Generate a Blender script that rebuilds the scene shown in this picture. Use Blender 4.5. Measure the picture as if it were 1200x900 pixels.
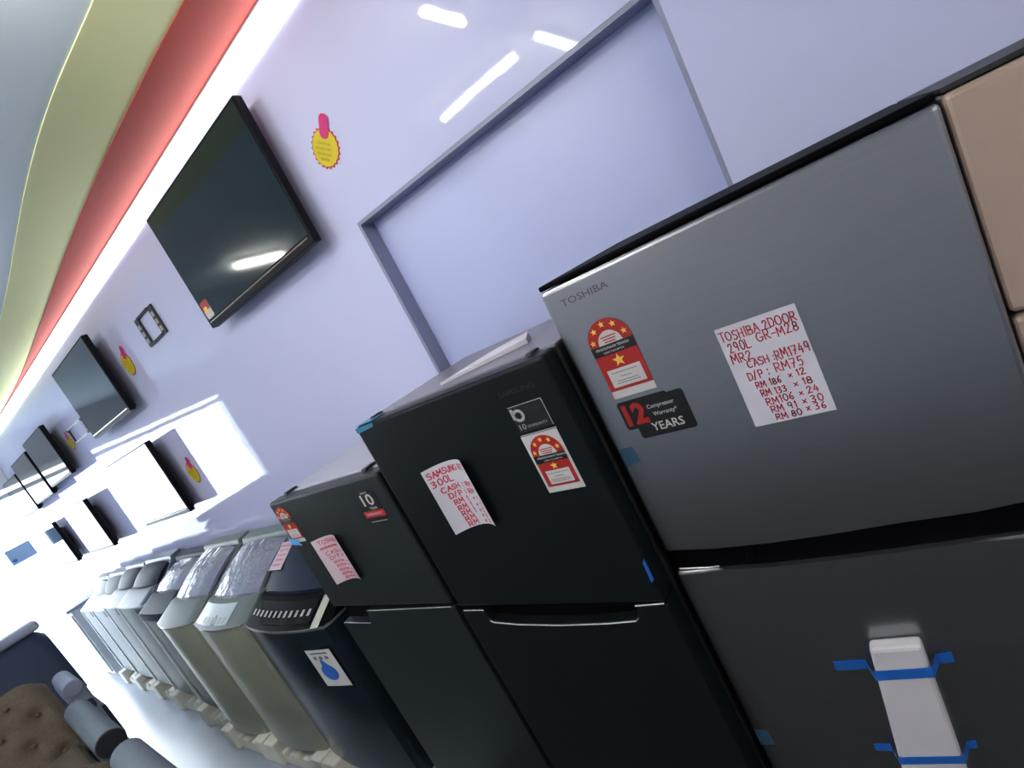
import bpy, bmesh, math, random
from mathutils import Vector, Matrix
random.seed(7)
for o in list(bpy.data.objects): bpy.data.objects.remove(o)
SC = bpy.context.scene
COL = SC.collection
H = 1.68                      # eye height: depth figures below are relative to the eye, heights are made absolute with H
YW = 1.34                     # face of the long showroom wall

# ------------------------------------------------------------------ camera
RM = ((0.75047876, 0.48040267, -0.45386662), (-0.27505312, -0.39740819, -0.87544989), (-0.60093877, 0.78184398, -0.16611016))
cam = bpy.data.cameras.new('camera'); camo = bpy.data.objects.new('camera', cam); COL.objects.link(camo)
r, d, f = [Vector(v) for v in RM]
camo.matrix_world = Matrix(((r.x, -d.x, -f.x, 0), (r.y, -d.y, -f.y, 0), (r.z, -d.z, -f.z, H), (0, 0, 0, 1)))
cam.sensor_width = 36; cam.lens = 599.05 / 1200 * 36; cam.clip_start = 0.02
SC.camera = camo

# ------------------------------------------------------------------ world, light, exposure
SKY = 4.2
w = bpy.data.worlds.new('daylight'); SC.world = w; w.use_nodes = True
bg = w.node_tree.nodes['Background']; bg.inputs[0].default_value = (0.80, 0.90, 1.0, 1); bg.inputs[1].default_value = SKY
TUBE = 34.0                   # ceiling tubes
LED = 1.7                     # cove strip
SC.view_settings.view_transform = 'Standard'; SC.view_settings.look = 'None'
SC.view_settings.exposure = 1.5; SC.view_settings.gamma = 1.0; SC.view_settings.use_curve_mapping = False

# ------------------------------------------------------------------ materials
MATS = {}
def mat(name, color, rough=0.5, metal=0.0, spec=0.5, noise=0.0, nscale=8.0, bump=0.0, bscale=30.0, coat=0.0, emit=0.0, aniso=0.0, ior=1.5, stretch=None):
    if name in MATS: return MATS[name]
    m = bpy.data.materials.new(name); m.use_nodes = True
    nt = m.node_tree; b = nt.nodes['Principled BSDF']
    b.inputs['Base Color'].default_value = (*color, 1)
    b.inputs['Roughness'].default_value = rough; b.inputs['Metallic'].default_value = metal
    b.inputs['Specular IOR Level'].default_value = spec; b.inputs['IOR'].default_value = ior
    b.inputs['Coat Weight'].default_value = coat; b.inputs['Coat Roughness'].default_value = 0.05
    if emit:
        b.inputs['Emission Color'].default_value = (*color, 1); b.inputs['Emission Strength'].default_value = emit
    tc = nt.nodes.new('ShaderNodeTexCoord')
    src = tc.outputs['Object']
    if stretch:
        mp = nt.nodes.new('ShaderNodeMapping'); mp.inputs['Scale'].default_value = stretch
        nt.links.new(src, mp.inputs['Vector']); src = mp.outputs['Vector']
    if noise:
        n = nt.nodes.new('ShaderNodeTexNoise'); n.inputs['Scale'].default_value = nscale; n.inputs['Detail'].default_value = 4
        nt.links.new(src, n.inputs['Vector'])
        mx = nt.nodes.new('ShaderNodeMix'); mx.data_type = 'RGBA'
        mx.inputs[6].default_value = (*[c * (1 - noise) for c in color], 1)
        mx.inputs[7].default_value = (*[min(1, c * (1 + noise)) for c in color], 1)
        nt.links.new(n.outputs['Fac'], mx.inputs[0]); nt.links.new(mx.outputs[2], b.inputs['Base Color'])
    if bump:
        n2 = nt.nodes.new('ShaderNodeTexNoise'); n2.inputs['Scale'].default_value = bscale; n2.inputs['Detail'].default_value = 3
        nt.links.new(src, n2.inputs['Vector'])
        bp = nt.nodes.new('ShaderNodeBump'); bp.inputs['Strength'].default_value = bump; bp.inputs['Distance'].default_value = 0.01
        nt.links.new(n2.outputs['Fac'], bp.inputs['Height']); nt.links.new(bp.outputs['Normal'], b.inputs['Normal'])
    MATS[name] = m
    return m

M_wall = mat('gloss wall panel', (0.54, 0.56, 0.80), 0.035, spec=0.55, bump=0.11, bscale=2.6, noise=0.03, nscale=1.5)
M_recess = mat('satin recess panel', (0.45, 0.49, 0.78), 0.35, noise=0.03, nscale=2)
M_reveal = mat('recess frame', (0.22, 0.24, 0.36), 0.4, noise=0.03)
M_red = mat('red soffit paint', (0.52, 0.048, 0.03), 0.6, noise=0.04, nscale=3)
M_cream = mat('lime cream soffit paint', (0.95, 0.97, 0.48), 0.6, noise=0.03, nscale=3)
M_ceil = mat('white ceiling paint', (0.86, 0.97, 0.99), 0.7, noise=0.03, nscale=3)
M_room = mat('pale room paint', (0.62, 0.62, 0.66), 0.6, noise=0.04, nscale=2)
M_led = mat('cove strip light', (0.92, 0.98, 1.0), 0.4, emit=LED)
M_tube = mat('fluorescent tube', (1.0, 0.97, 0.90), 0.4, emit=TUBE)
M_down = mat('downlight glow', (1.0, 0.9, 0.7), 0.4, emit=10)
M_white = mat('white enamel', (0.58, 0.60, 0.64), 0.35, noise=0.03)
M_steel = mat('brushed steel door', (0.31, 0.315, 0.34), 0.30, metal=0.95, noise=0.06, nscale=6, bump=0.02, bscale=60, stretch=(1, 1, 30))
M_dkcase = mat('dark fridge case', (0.012, 0.013, 0.015), 0.45, noise=0.05)
M_blkdoor = mat('black inox door', (0.005, 0.008, 0.009), 0.40, spec=0.16, noise=0.05, nscale=5)
M_blk = mat('black gloss plastic', (0.002, 0.002, 0.003), 0.55, spec=0.04, noise=0.05)
M_blkmat = mat('black matte plastic', (0.01, 0.01, 0.011), 0.5, noise=0.05)
M_top2 = mat('grey fridge top', (0.16, 0.15, 0.17), 0.3, noise=0.05)
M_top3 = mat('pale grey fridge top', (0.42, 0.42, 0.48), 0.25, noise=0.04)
M_champ = mat('champagne fridge door', (0.44, 0.32, 0.26), 0.4, metal=0.3, noise=0.04, nscale=3)
M_silver = mat('silver trim', (0.75, 0.75, 0.74), 0.22, metal=0.9, noise=0.03)
M_logo = mat('dark grey lettering', (0.10, 0.10, 0.11), 0.4, noise=0.03)
M_logo2 = mat('black lettering', (0.004, 0.004, 0.004), 0.5, noise=0.03)
M_paper = mat('white paper', (0.60, 0.58, 0.66), 0.7, noise=0.02)
M_pink = mat('pinkish paper', (0.54, 0.44, 0.51), 0.7, noise=0.03)
M_redink = mat('red marker ink', (0.55, 0.02, 0.05), 0.6, noise=0.05)
M_redlab = mat('red label print', (0.36, 0.012, 0.010), 0.4, noise=0.03)
M_wlab = mat('white label print', (0.55, 0.53, 0.53), 0.4, noise=0.02)
M_blab = mat('black label print', (0.005, 0.005, 0.005), 0.35, noise=0.03)
M_star = mat('yellow star print', (0.85, 0.52, 0.08), 0.4, noise=0.03)
M_ink = mat('small print ink', (0.12, 0.12, 0.12), 0.5, noise=0.03)
M_grey = mat('grey print', (0.35, 0.35, 0.36), 0.5, noise=0.03)
M_tape = mat('blue masking tape', (0.008, 0.10, 0.42), 0.5, noise=0.06)
M_ltape = mat('light blue tape', (0.10, 0.38, 0.75), 0.4, noise=0.05)
M_foam = mat('white packing foam', (0.72, 0.70, 0.62), 0.8, noise=0.05, bump=0.1, bscale=90)
M_screen = mat('dark tv screen', (0.004, 0.012, 0.016), 0.07, noise=0.05, spec=0.6)
M_bezel = mat('tv bezel', (0.003, 0.003, 0.006), 0.45, spec=0.1, noise=0.05)
M_yel = mat('yellow card', (0.56, 0.46, 0.012), 0.6, noise=0.04)
M_mag = mat('magenta card', (0.52, 0.02, 0.16), 0.6, noise=0.04)
M_dred = mat('red card edge', (0.45, 0.02, 0.03), 0.6, noise=0.04)
M_ochre = mat('pencil writing', (0.38, 0.28, 0.02), 0.6, noise=0.04)
M_gsil = mat('silver grey washer', (0.40, 0.42, 0.33), 0.32, metal=0.55, noise=0.05, nscale=3)
M_gsil2 = mat('pale grey washer', (0.12, 0.15, 0.15), 0.45, spec=0.3, noise=0.04, nscale=3)
M_film = mat('crumpled clear film over grey', (0.19, 0.20, 0.28), 0.14, bump=0.9, bscale=16, noise=0.15, nscale=12)
M_navy = mat('navy gloss plastic', (0.005, 0.010, 0.03), 0.5, spec=0.1, noise=0.05)
M_panel = mat('pale control panel', (0.36, 0.44, 0.48), 0.3, noise=0.05)
M_conz = mat('grey washer console', (0.10, 0.13, 0.18), 0.4, spec=0.2, noise=0.05)
M_bdoor = mat('black washer body', (0.012, 0.022, 0.032), 0.22, metal=0.4, noise=0.05)
M_floor = mat('pale tile floor', (0.33, 0.37, 0.44), 0.25, noise=0.10, nscale=3.5, bump=0.03, bscale=5)
M_fabA = mat('taupe tufted fabric', (0.11, 0.085, 0.06), 0.9, noise=0.35, nscale=60, bump=0.4, bscale=250)
M_fabB = mat('slate grey fabric', (0.12, 0.15, 0.19), 0.8, noise=0.15, nscale=40, bump=0.2, bscale=250)
M_fabC = mat('navy fabric', (0.018, 0.028, 0.06), 0.7, noise=0.2, nscale=60, bump=0.2, bscale=250)
M_fabD = mat('lavender grey fabric', (0.30, 0.32, 0.42), 0.7, noise=0.1, nscale=40)
M_armshade = mat('arm end shade colour', (0.010, 0.011, 0.016), 0.85, noise=0.2, nscale=60)  # near-black colour carries the shade on the sofa arm ends
M_wood = mat('dark wooden foot', (0.03, 0.018, 0.01), 0.5, noise=0.2, nscale=20)
M_bluep = mat('blue drop print', (0.03, 0.13, 0.50), 0.4, noise=0.08)
M_road = mat('shaded asphalt', (0.30, 0.32, 0.36), 0.8, noise=0.15, nscale=2)  # shade of the covered front put into this darker colour
M_conc = mat('sunlit concrete', (0.75, 0.77, 0.80), 0.8, noise=0.06, nscale=1)  # sunlight put into this brighter colour
M_alu = mat('aluminium frame', (0.55, 0.60, 0.66), 0.35, metal=0.4, noise=0.04)
M_paleblue = mat('pale blue box', (0.30, 0.45, 0.62), 0.5, noise=0.06)

# ------------------------------------------------------------------ helpers
def newbm(): return bmesh.new()
ROOT = {}
def obj(name, bm, m, parent=None, smooth=False, bevel=0.0, seg=2):
    """link a bmesh built in world coordinates as one mesh; inside a thing it is moved into the thing's own frame"""
    me = bpy.data.meshes.new(name)
    if bevel:
        bmesh.ops.bevel(bm, geom=list(bm.edges), offset=bevel, segments=seg, affect='EDGES', profile=0.5, clamp_overlap=True)
    off = Vector((0, 0, 0)); p = parent
    while p is not None: off += p.location; p = p.parent
    if parent is not None: bmesh.ops.translate(bm, verts=bm.verts, vec=-off)
    bmesh.ops.recalc_face_normals(bm, faces=bm.faces)
    bm.to_mesh(me); bm.free()
    if smooth:
        for p_ in me.polygons: p_.use_smooth = True
        try: me.set_sharp_from_angle(angle=math.radians(40))
        except Exception: pass
    me.materials.append(m)
    o = bpy.data.objects.new(name, me); COL.objects.link(o)
    if parent is not None: o.parent = parent
    return o
def mount(o, loc):
    """put the origin of a stand-alone mesh at its base"""
    v = Vector(loc)
    o.data.transform(Matrix.Translation(-v)); o.location = v
    return o
def tag(o, label, cat, group=None):
    o['label'] = label; o['category'] = cat
    if group: o['group'] = group
    return o
def thing(name, label, cat, loc, group=None):
    o = bpy.data.objects.new(name, None); COL.objects.link(o); o.location = loc; o.empty_display_size = 0.1
    return tag(o, label, cat, group)
def struct(name, bm, m, **k):
    o = obj(name, bm, m, **k); o['kind'] = 'structure'; return o
def box(bm, a, b):
    x0, y0, z0 = a; x1, y1, z1 = b
    vs = [bm.verts.new(c) for c in ((x0, y0, z0), (x1, y0, z0), (x1, y1, z0), (x0, y1, z0), (x0, y0, z1), (x1, y0, z1), (x1, y1, z1), (x0, y1, z1))]
    for q in ((0, 3, 2, 1), (4, 5, 6, 7), (0, 1, 5, 4), (1, 2, 6, 5), (2, 3, 7, 6), (3, 0, 4, 7)): bm.faces.new([vs[i] for i in q])
    return vs
def prism(bm, poly, fn, a, b):
    """extrude polygon (list of 2-tuples) between a and b; fn(u, v, t) -> 3D"""
    A = [bm.verts.new(fn(u, v, a)) for u, v in poly]; B = [bm.verts.new(fn(u, v, b)) for u, v in poly]
    n = len(poly)
    bm.faces.new(A); bm.faces.new(B[::-1])
    for i in range(n): bm.faces.new((A[i], B[i], B[(i + 1) % n], A[(i + 1) % n]))
XY = lambda u, v, t: (u, v, t)
YZ = lambda u, v, t: (t, u, v)
XZ = lambda u, v, t: (u, t, v)
def tube(bm, pts, rad, n=10):
    pts = [Vector(p) for p in pts]; rings = []
    for i, p in enumerate(pts):
        t = (pts[min(i + 1, len(pts) - 1)] - pts[max(i - 1, 0)]).normalized()
        a = t.cross(Vector((0, 0, 1)));
        if a.length < 1e-3: a = t.cross(Vector((1, 0, 0)))
        a.normalize(); b = t.cross(a)
        rings.append([bm.verts.new(p + rad * (math.cos(k * 2 * math.pi / n) * a + math.sin(k * 2 * math.pi / n) * b)) for k in range(n)])
    for i in range(len(rings) - 1):
        for k in range(n): bm.faces.new((rings[i][k], rings[i][(k + 1) % n], rings[i + 1][(k + 1) % n], rings[i + 1][k]))
    bm.faces.new(rings[0][::-1]); bm.faces.new(rings[-1])
def rrect(x0, x1, z0, z1, r, n=4):
    out = []
    for cx, cz, a0 in ((x1 - r, z1 - r, 0), (x0 + r, z1 - r, 90), (x0 + r, z0 + r, 180), (x1 - r, z0 + r, 270)):
        for k in range(n + 1):
            a = math.radians(a0 + 90 * k / n); out.append((cx + r * math.cos(a), cz + r * math.sin(a)))
    return out
def flat(bm, poly, P, t=0.0006, lift=0.0):
    """thin printed layer: polygon in sheet coordinates, P(u, v, out) -> 3D"""
    A = [bm.verts.new(P(u, v, lift + t)) for u, v in poly]; B = [bm.verts.new(P(u, v, lift)) for u, v in poly]
    bm.faces.new(A); bm.faces.new(B[::-1])
    for i in range(len(poly)): bm.faces.new((A[i], A[i - 1], B[i - 1], B[i]))
def onface(y): return lambda u, v, o: (u, y - o, v)
def star(cx, cz, r, k=0.42, rot=0):
    return [(cx + (r if i % 2 == 0 else r * k) * math.sin(i * math.pi / 5 + rot), cz + (r if i % 2 == 0 else r * k) * math.cos(i * math.pi / 5 + rot)) for i in range(10)]
def text(bm, s, x, z, size, P, lift=0.0, width=None, bold=0.0, shear=0.0):
    """type set with the built-in font, put onto a sheet: left end x, baseline z, capital height = size"""
    cu = bpy.data.curves.new('type', 'FONT'); cu.body = s; cu.size = 1.0; cu.resolution_u = 2; cu.offset = bold; cu.shear = shear
    to = bpy.data.objects.new('type', cu); COL.objects.link(to)
    dg = bpy.context.evaluated_depsgraph_get(); me = bpy.data.meshes.new_from_object(to.evaluated_get(dg))
    bpy.data.objects.remove(to); bpy.data.curves.remove(cu)
    xs = [v.co.x for v in me.vertices]; x0, x1 = min(xs), max(xs)
    k = size / 0.70; kx = k if width is None else width / (x1 - x0)
    vs = [bm.verts.new(P(x + (v.co.x - x0) * kx, z + v.co.y * k, lift + 0.0004)) for v in me.vertices]
    for p in me.polygons:
        try: bm.faces.new([vs[i] for i in p.vertices])
        except ValueError: pass
    bpy.data.meshes.remove(me)
# handwriting strokes on a 0..1 grid
def arc(cx, cy, rx, ry, a0, a1, n=9): return [(cx + rx * math.cos(math.radians(a0 + (a1 - a0) * i / (n - 1))), cy + ry * math.sin(math.radians(a0 + (a1 - a0) * i / (n - 1)))) for i in range(n)]
G = {
 'A': [[(0, 0), (.35, 1), (.7, 0)], [(.12, .38), (.6, .38)]], 'B': [[(0, 0), (0, 1)], [(0, 1), (.5, .95), (.5, .6), (0, .52)], [(0, .52), (.6, .45), (.6, .05), (0, 0)]],
 'C': [arc(.42, .5, .4, .5, 50, 310)], 'D': [[(0, 0), (0, 1)], [(0, 1), (.5, .9), (.66, .5), (.5, .1), (0, 0)]], 'G': [arc(.42, .5, .4, .5, 50, 350), [(.8, .42), (.5, .42)]],
 'H': [[(0, 0), (0, 1)], [(.6, 0), (.6, 1)], [(0, .5), (.6, .5)]], 'I': [[(.15, 0), (.15, 1)]], 'L': [[(0, 1), (0, 0), (.55, 0)]],
 'M': [[(0, 0), (.06, 1), (.38, .35), (.7, 1), (.78, 0)]], 'N': [[(0, 0), (0, 1), (.6, 0), (.6, 1)]], 'O': [arc(.38, .5, .38, .5, 90, 450, 13)], 'P': [[(0, 0), (0, 1), (.5, .95), (.55, .7), (.5, .5), (0, .45)]],
 'R': [[(0, 0), (0, 1), (.5, .95), (.55, .7), (.45, .5), (0, .45)], [(.2, .46), (.62, 0)]], 'S': [[(.6, .88), (.35, 1), (.08, .88), (.1, .62), (.5, .45), (.6, .2), (.35, 0), (.02, .1)]],
 'T': [[(0, 1), (.7, 1)], [(.35, 1), (.35, 0)]], 'U': [[(0, 1), (.04, .2), (.3, 0), (.56, .2), (.6, 1)]], '-': [[(.05, .45), (.5, .48)]], ':': [[(.12, .15), (.15, .25)], [(.12, .65), (.15, .75)]], '/': [[(0, -.05), (.4, 1.05)]],
 'x': [[(.05, .15), (.45, .6)], [(.05, .6), (.45, .12)]], ' ': [],
 '0': [arc(.32, .5, .3, .5, 90, 450, 12)], '1': [[(.08, .8), (.22, 1), (.22, 0)]], '2': [[(.03, .75), (.15, .97), (.42, .97), (.5, .7), (.05, 0), (.6, .02)]], '3': [[(.05, .92), (.4, 1), (.5, .75), (.2, .52), (.52, .35), (.4, .03), (.03, .05)]],
 '4': [[(.3, 1), (.02, .35), (.55, .35)], [(.42, .7), (.42, 0)]], '5': [[(.55, 1), (.1, 1), (.06, .55), (.4, .6), (.52, .3), (.35, 0), (.03, .06)]], '6': [[(.45, 1), (.1, .6), (.04, .2), (.3, 0), (.52, .2), (.38, .48), (.06, .35)]],
 '7': [[(0, 1), (.55, 1), (.2, 0)], [(.12, .5), (.48, .5)]], '8': [arc(.3, .75, .22, .24, 270, 630, 10), arc(.3, .26, .28, .26, 90, 450, 10)], '9': [arc(.28, .7, .24, .3, 0, 360, 10), [(.52, .7), (.45, 0)]],
 '~': [[(0, .3), (.15, .8), (.3, .2), (.45, .9), (.6, .3), (.75, .7)]],
}
def adv(ch): return {' ': .45, 'I': .45, '1': .5, ':': .42, 'M': 1.0, 'x': .62, '-': .68, '~': .8, 'O': .95, 'C': .95, 'G': 1.0}.get(ch, .82)
def write(bm, s, x, z, h, wd, P, lift, stroke=0.0016, slope=0.0):
    rnd = random.Random(s); tot = sum(adv(c) for c in s); k = wd / tot; cx = x
    for ch in s:
        jz = rnd.uniform(-.06, .06) * h; js = rnd.uniform(.92, 1.06)
        for st in G[ch]:
            pts = [Vector((cx + u * k * .95, z + jz + v * h * js + slope * (cx - x))) for u, v in st]
            for a, b in zip(pts, pts[1:]):
                dd = (b - a)
                if dd.length < 1e-6: continue
                dd = dd.normalized() * stroke * .5; nn = Vector((-dd.y, dd.x))
                q = [a - dd + nn, b + dd + nn, b + dd - nn, a - dd - nn]
                bm.faces.new([bm.verts.new(P(c.x, c.y, lift + 0.0004)) for c in q])
        cx += adv(ch) * k

# ------------------------------------------------------------------ room
XL, XR, YN, ZC = -8.0, 3.2, -4.6, H + 1.126
bm = newbm(); box(bm, (XL, YN, -0.12), (XR, YW + 0.2, 0)); struct('floor', bm, M_floor)
RX0, RX1, RZ, RD = -1.308, -0.197, H + 0.434, 0.065
bm = newbm()
box(bm, (XL, YW, 0), (RX0, YW + 0.2, ZC)); box(bm, (RX1, YW, 0), (XR, YW + 0.2, ZC))
box(bm, (RX0, YW, RZ), (RX1, YW + 0.2, ZC)); box(bm, (RX0, YW, 0), (RX1, YW + 0.2, 0.9))
struct('wall_back', bm, M_wall)
bm = newbm(); box(bm, (RX0 + 0.012, YW + RD, 0.9), (RX1 - 0.012, YW + RD + 0.03, RZ - 0.012)); struct('trim_1', bm, M_recess)
bm = newbm()
box(bm, (RX0, YW + 0.001, RZ - 0.012), (RX1, YW + RD + 0.03, RZ - 0.0)); box(bm, (RX0, YW + 0.001, 0.9), (RX0 + 0.012, YW + RD + 0.03, RZ - 0.012)); box(bm, (RX1 - 0.012, YW + 0.001, 0.9), (RX1, YW + RD + 0.03, RZ - 0.012))
struct('trim_2', bm, M_reveal)
bm = newbm(); box(bm, (XL, YN - 0.15, 0), (XR, YN, ZC)); struct('wall_front', bm, M_room)
bm = newbm(); box(bm, (XR, YN - 0.15, 0), (XR + 0.15, YW + 0.2, ZC)); struct('wall_right', bm, M_room)
# far end wall: open shop front from the long wall to a jamb
JY, HZ = -1.20, H + 0.66
bm = newbm(); box(bm, (XL - 0.15, YN - 0.15, 0), (XL, JY, ZC)); box(bm, (XL - 0.15, JY, HZ), (XL, YW + 0.2, ZC)); struct('wall_left', bm, M_room)
bm = newbm()
box(bm, (XL - 0.12, JY, 0), (XL + 0.02, JY + 0.06, HZ)); box(bm, (XL - 0.12, JY, HZ - 0.06), (XL + 0.02, YW, HZ)); box(bm, (XL - 0.12, JY, HZ - 0.16), (XL + 0.02, YW, HZ - 0.11))
struct('window_1', bm, M_alu)
bm = newbm(); box(bm, (XL - 0.15, YN - 0.15, ZC), (XR + 0.15, YW + 0.2, ZC + 0.1)); struct('ceiling', bm, M_ceil)
bm = newbm(); prism(bm, [(-4.2, -1.9), (2.6, -1.9), (2.6, .74), (-1.7, .70), (-1.9, .30), (-4.2, .30)], XY, 0, .012); struct('added_floor_sheet', bm, mat('dark brown carpet', (0.018, 0.015, 0.013), .95, noise=.3, nscale=40))  # unseen dark sheet added to darken what the fridge doors reflect
# curved stepped soffits along the long wall
def soffit(name, curve, z0, z1, m):
    poly = [(XL, curve[0][1])] + curve + [(XR, curve[-1][1]), (XR, YW), (XL, YW)]
    bm = newbm(); prism(bm, poly, XY, z0, z1); struct(name, bm, m)
def smoothc(pts, n=6):
    out = []
    for i in range(len(pts) - 1):
        p0, p1, p2, p3 = [Vector(pts[max(0, min(len(pts) - 1, i + j))]) for j in (-1, 0, 1, 2)]
        for k in range(n):
            t = k / n
            q = 0.5 * ((2 * p1) + (p2 - p0) * t + (2 * p0 - 5 * p1 + 4 * p2 - p3) * t * t + (3 * p1 - p0 - 3 * p2 + p3) * t ** 3); out.append((q.x, q.y))
    return out + [tuple(pts[-1])]
red_c = smoothc([(-7.6, 1.325), (-6.6, 1.315), (-5.2, 1.285), (-4.06, 1.218), (-2.96, 1.146), (-2.26, 1.112), (-1.77, 1.103), (-1.25, 1.108), (0, 1.16), (1.5, 1.25)])
cream_c = smoothc([(-7.6, 1.20), (-6.0, 1.13), (-4.6, 1.07), (-3.38, 0.995), (-2.87, 0.958), (-2.33, 0.92), (-1.85, 0.905), (-1.36, 0.924), (0, 1.0), (1.5, 1.1)])
soffit('trim_3', red_c, H + 1.12, H + 1.123, M_red)
soffit('trim_4', [(u * .968, v * .968) for u, v in cream_c[:-1]] + [cream_c[-1]], H + 1.123, H + 1.126, M_cream)
t = thing('cove_strip_light', 'long bright white cove strip light under the red soffit at the wall top', 'light', (-2, YW, H + 1.08))
bm = newbm(); prism(bm, [(YW - .0005, H + 1.045), (YW - .014, H + 1.045), (YW - .010, H + 1.114), (YW - .0005, H + 1.114)], YZ, XL + .02, XR - .02); obj('diffuser', bm, M_led, t)
bm = newbm(); box(bm, (XL + .02, YW - .026, H + 1.1145), (XR - .02, YW - .0005, H + 1.1195)); obj('added_lip', bm, M_white, t)  # opaque lip added to keep the strip's light off the red soffit
# ground outside the open front
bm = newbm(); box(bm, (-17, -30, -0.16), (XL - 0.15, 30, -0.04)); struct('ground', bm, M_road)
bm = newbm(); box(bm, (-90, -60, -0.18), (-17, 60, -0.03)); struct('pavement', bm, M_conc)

# ------------------------------------------------------------------ ceiling lights
def ceil_tube(p0, p1, label):
    c = [(a + b) / 2 for a, b in zip(p0, p1)]
    t = thing('ceiling_light', label, 'light', (c[0], c[1], ZC), 'fluorescent ceiling lights')
    bm = newbm(); dx, dy = (0.0, 0.03) if abs(p1[0] - p0[0]) > abs(p1[1] - p0[1]) else (0.03, 0.0)
    x0, x1 = sorted((p0[0], p1[0])); y0, y1 = sorted((p0[1], p1[1]))
    box(bm, (x0 - dx, y0 - dy, ZC - 0.035), (x1 + dx, y1 + dy, ZC)); obj('housing', bm, M_white, t, bevel=0.004)
    bm = newbm(); tube(bm, [(*p0, ZC - 0.05), (*p1, ZC - 0.05)], 0.016); obj('tube', bm, M_tube, t, smooth=True)
ceil_tube((-1.72, -0.16), (-1.15, -0.16), 'short ceiling tube lying along the room, mirrored in the wall above the recess')
ceil_tube((-1.00, -0.76), (-1.00, -0.17), 'short ceiling tube lying across the room, mirrored just above the recess edge')
ceil_tube((-1.04, 0.47), (-1.04, 0.75), 'short ceiling tube nearest the red soffit')
ceil_tube((-3.62, -0.30), (-3.62, 0.12), 'ceiling tube mirrored in the large upper television screen')
ceil_tube((-4.2, -2.2), (-2.9, -2.2), 'added unseen long ceiling tube deep in the room toward the open front')  # tubes from here on are added out of view to light the room
ceil_tube((-2.5, -2.2), (-1.2, -2.2), 'added unseen long ceiling tube deep in the room opposite the fridges')
ceil_tube((1.9, -0.9), (1.9, 0.3), 'added unseen long ceiling tube behind the viewer to the right')
ceil_tube((1.9, -3.4), (1.9, -2.2), 'added unseen long ceiling tube behind the viewer at the back')

# ------------------------------------------------------------------ labels and stickers
def energy_label(par, x0, x1, z0, z1, y, card=False):
    P = onface(y); W = x1 - x0; Hh = z1 - z0; cx = (x0 + x1) / 2
    def arch(x0, x1, z0, zt, n=14):
        r = (x1 - x0) / 2; c = (x0 + x1) / 2
        return [(x0, z0), (x1, z0)] + [(c + r * math.cos(math.pi * i / n), (zt - r) + r * math.sin(math.pi * i / n)) for i in range(n + 1)]
    bm = newbm()
    if card: flat(bm, [(x0, z0), (x1, z0), (x1, z1), (x0, z1)], P)
    else: flat(bm, [(x0, z0), (x1, z0), (x1, z0 + .1 * Hh), (x0, z0 + .1 * Hh)], P)
    b = obj('energy_label', bm, M_wlab, par); b['label'] = 'red and white energy rating label with yellow stars'
    mx = W * .07 if card else 0
    bm = newbm(); zt = z1 - (Hh * .04 if card else 0); zb = z0 + .1 * Hh
    flat(bm, arch(x0 + mx, x1 - mx, zb, zt), P, lift=.0007); obj('red_field', bm, M_redlab, b)
    r = (W - 2 * mx) / 2; zc = zt - r
    bm = newbm(); flat(bm, [(cx + .56 * r * math.cos(math.pi * i / 12), zc - .12 * r + .60 * r * math.sin(math.pi * i / 12)) for i in range(13)], P, lift=.0014); obj('white_arch', bm, M_wlab, b)
    bm = newbm(); flat(bm, [(x0 + mx + .12 * W, zb + .04 * Hh), (x1 - mx - .1 * W, zb + .04 * Hh), (x1 - mx - .1 * W, zb + .27 * Hh), (x0 + mx + .12 * W, zb + .27 * Hh)], P, lift=.0014)
    obj('white_field', bm, M_wlab, b)
    bm = newbm(); flat(bm, [(x0 + mx, zc - .55 * r), (x1 - mx, zc - .55 * r), (x1 - mx, zc - .10 * r), (x0 + mx, zc - .10 * r)], P, lift=.0016); obj('black_band', bm, M_blab, b)
    for i, a in enumerate((168, 128, 90 + 14, 62, 18)):
        a = (172, 132, 95, 58, 16)[i]
        bm = newbm(); flat(bm, star(cx + .78 * r * math.cos(math.radians(a)), zc + .78 * r * math.sin(math.radians(a)), .15 * r), P, lift=.0018); obj('star', bm, M_star, b)
    bm = newbm(); flat(bm, star(cx, (zb + .27 * Hh + zc - .55 * r) / 2, min(.085 * Hh, .46 * (zc - .55 * r - zb - .27 * Hh))), P, lift=.0018); obj('star', bm, M_star, b)
    bm = newbm(); text(bm, 'PENGGUNAAN TENAGA', x0 + mx + .1 * W, zc - .30 * r, .11 * r, P, .0020, W * .78, .01); text(bm, 'ENERGY CONSUMPTION', x0 + mx + .25 * W, zc - .48 * r, .08 * r, P, .0020, W * .48, .01)
    obj('lettering', bm, M_wlab, b)
    bm = newbm()
    for k, (dz, fr) in enumerate(((.22, .6), (.16, .25), (.11, .5), (.08, .55))):
        L = W * fr; flat(bm, [(cx - L / 2, zb + dz * Hh), (cx + L / 2, zb + dz * Hh), (cx + L / 2, zb + dz * Hh + .008 * Hh), (cx - L / 2, zb + dz * Hh + .008 * Hh)], P, lift=.0018)
    obj('fine_print', bm, M_ink, b)
    bm = newbm()
    for k in range(3):
        L = W * (.36 - .05 * k); flat(bm, [(cx - L / 2, zc + (.2 - .12 * k) * r), (cx + L / 2, zc + (.2 - .12 * k) * r), (cx + L / 2, zc + (.25 - .12 * k) * r), (cx - L / 2, zc + (.25 - .12 * k) * r)], P, lift=.0018)
    obj('red_print', bm, M_redlab, b)

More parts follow.
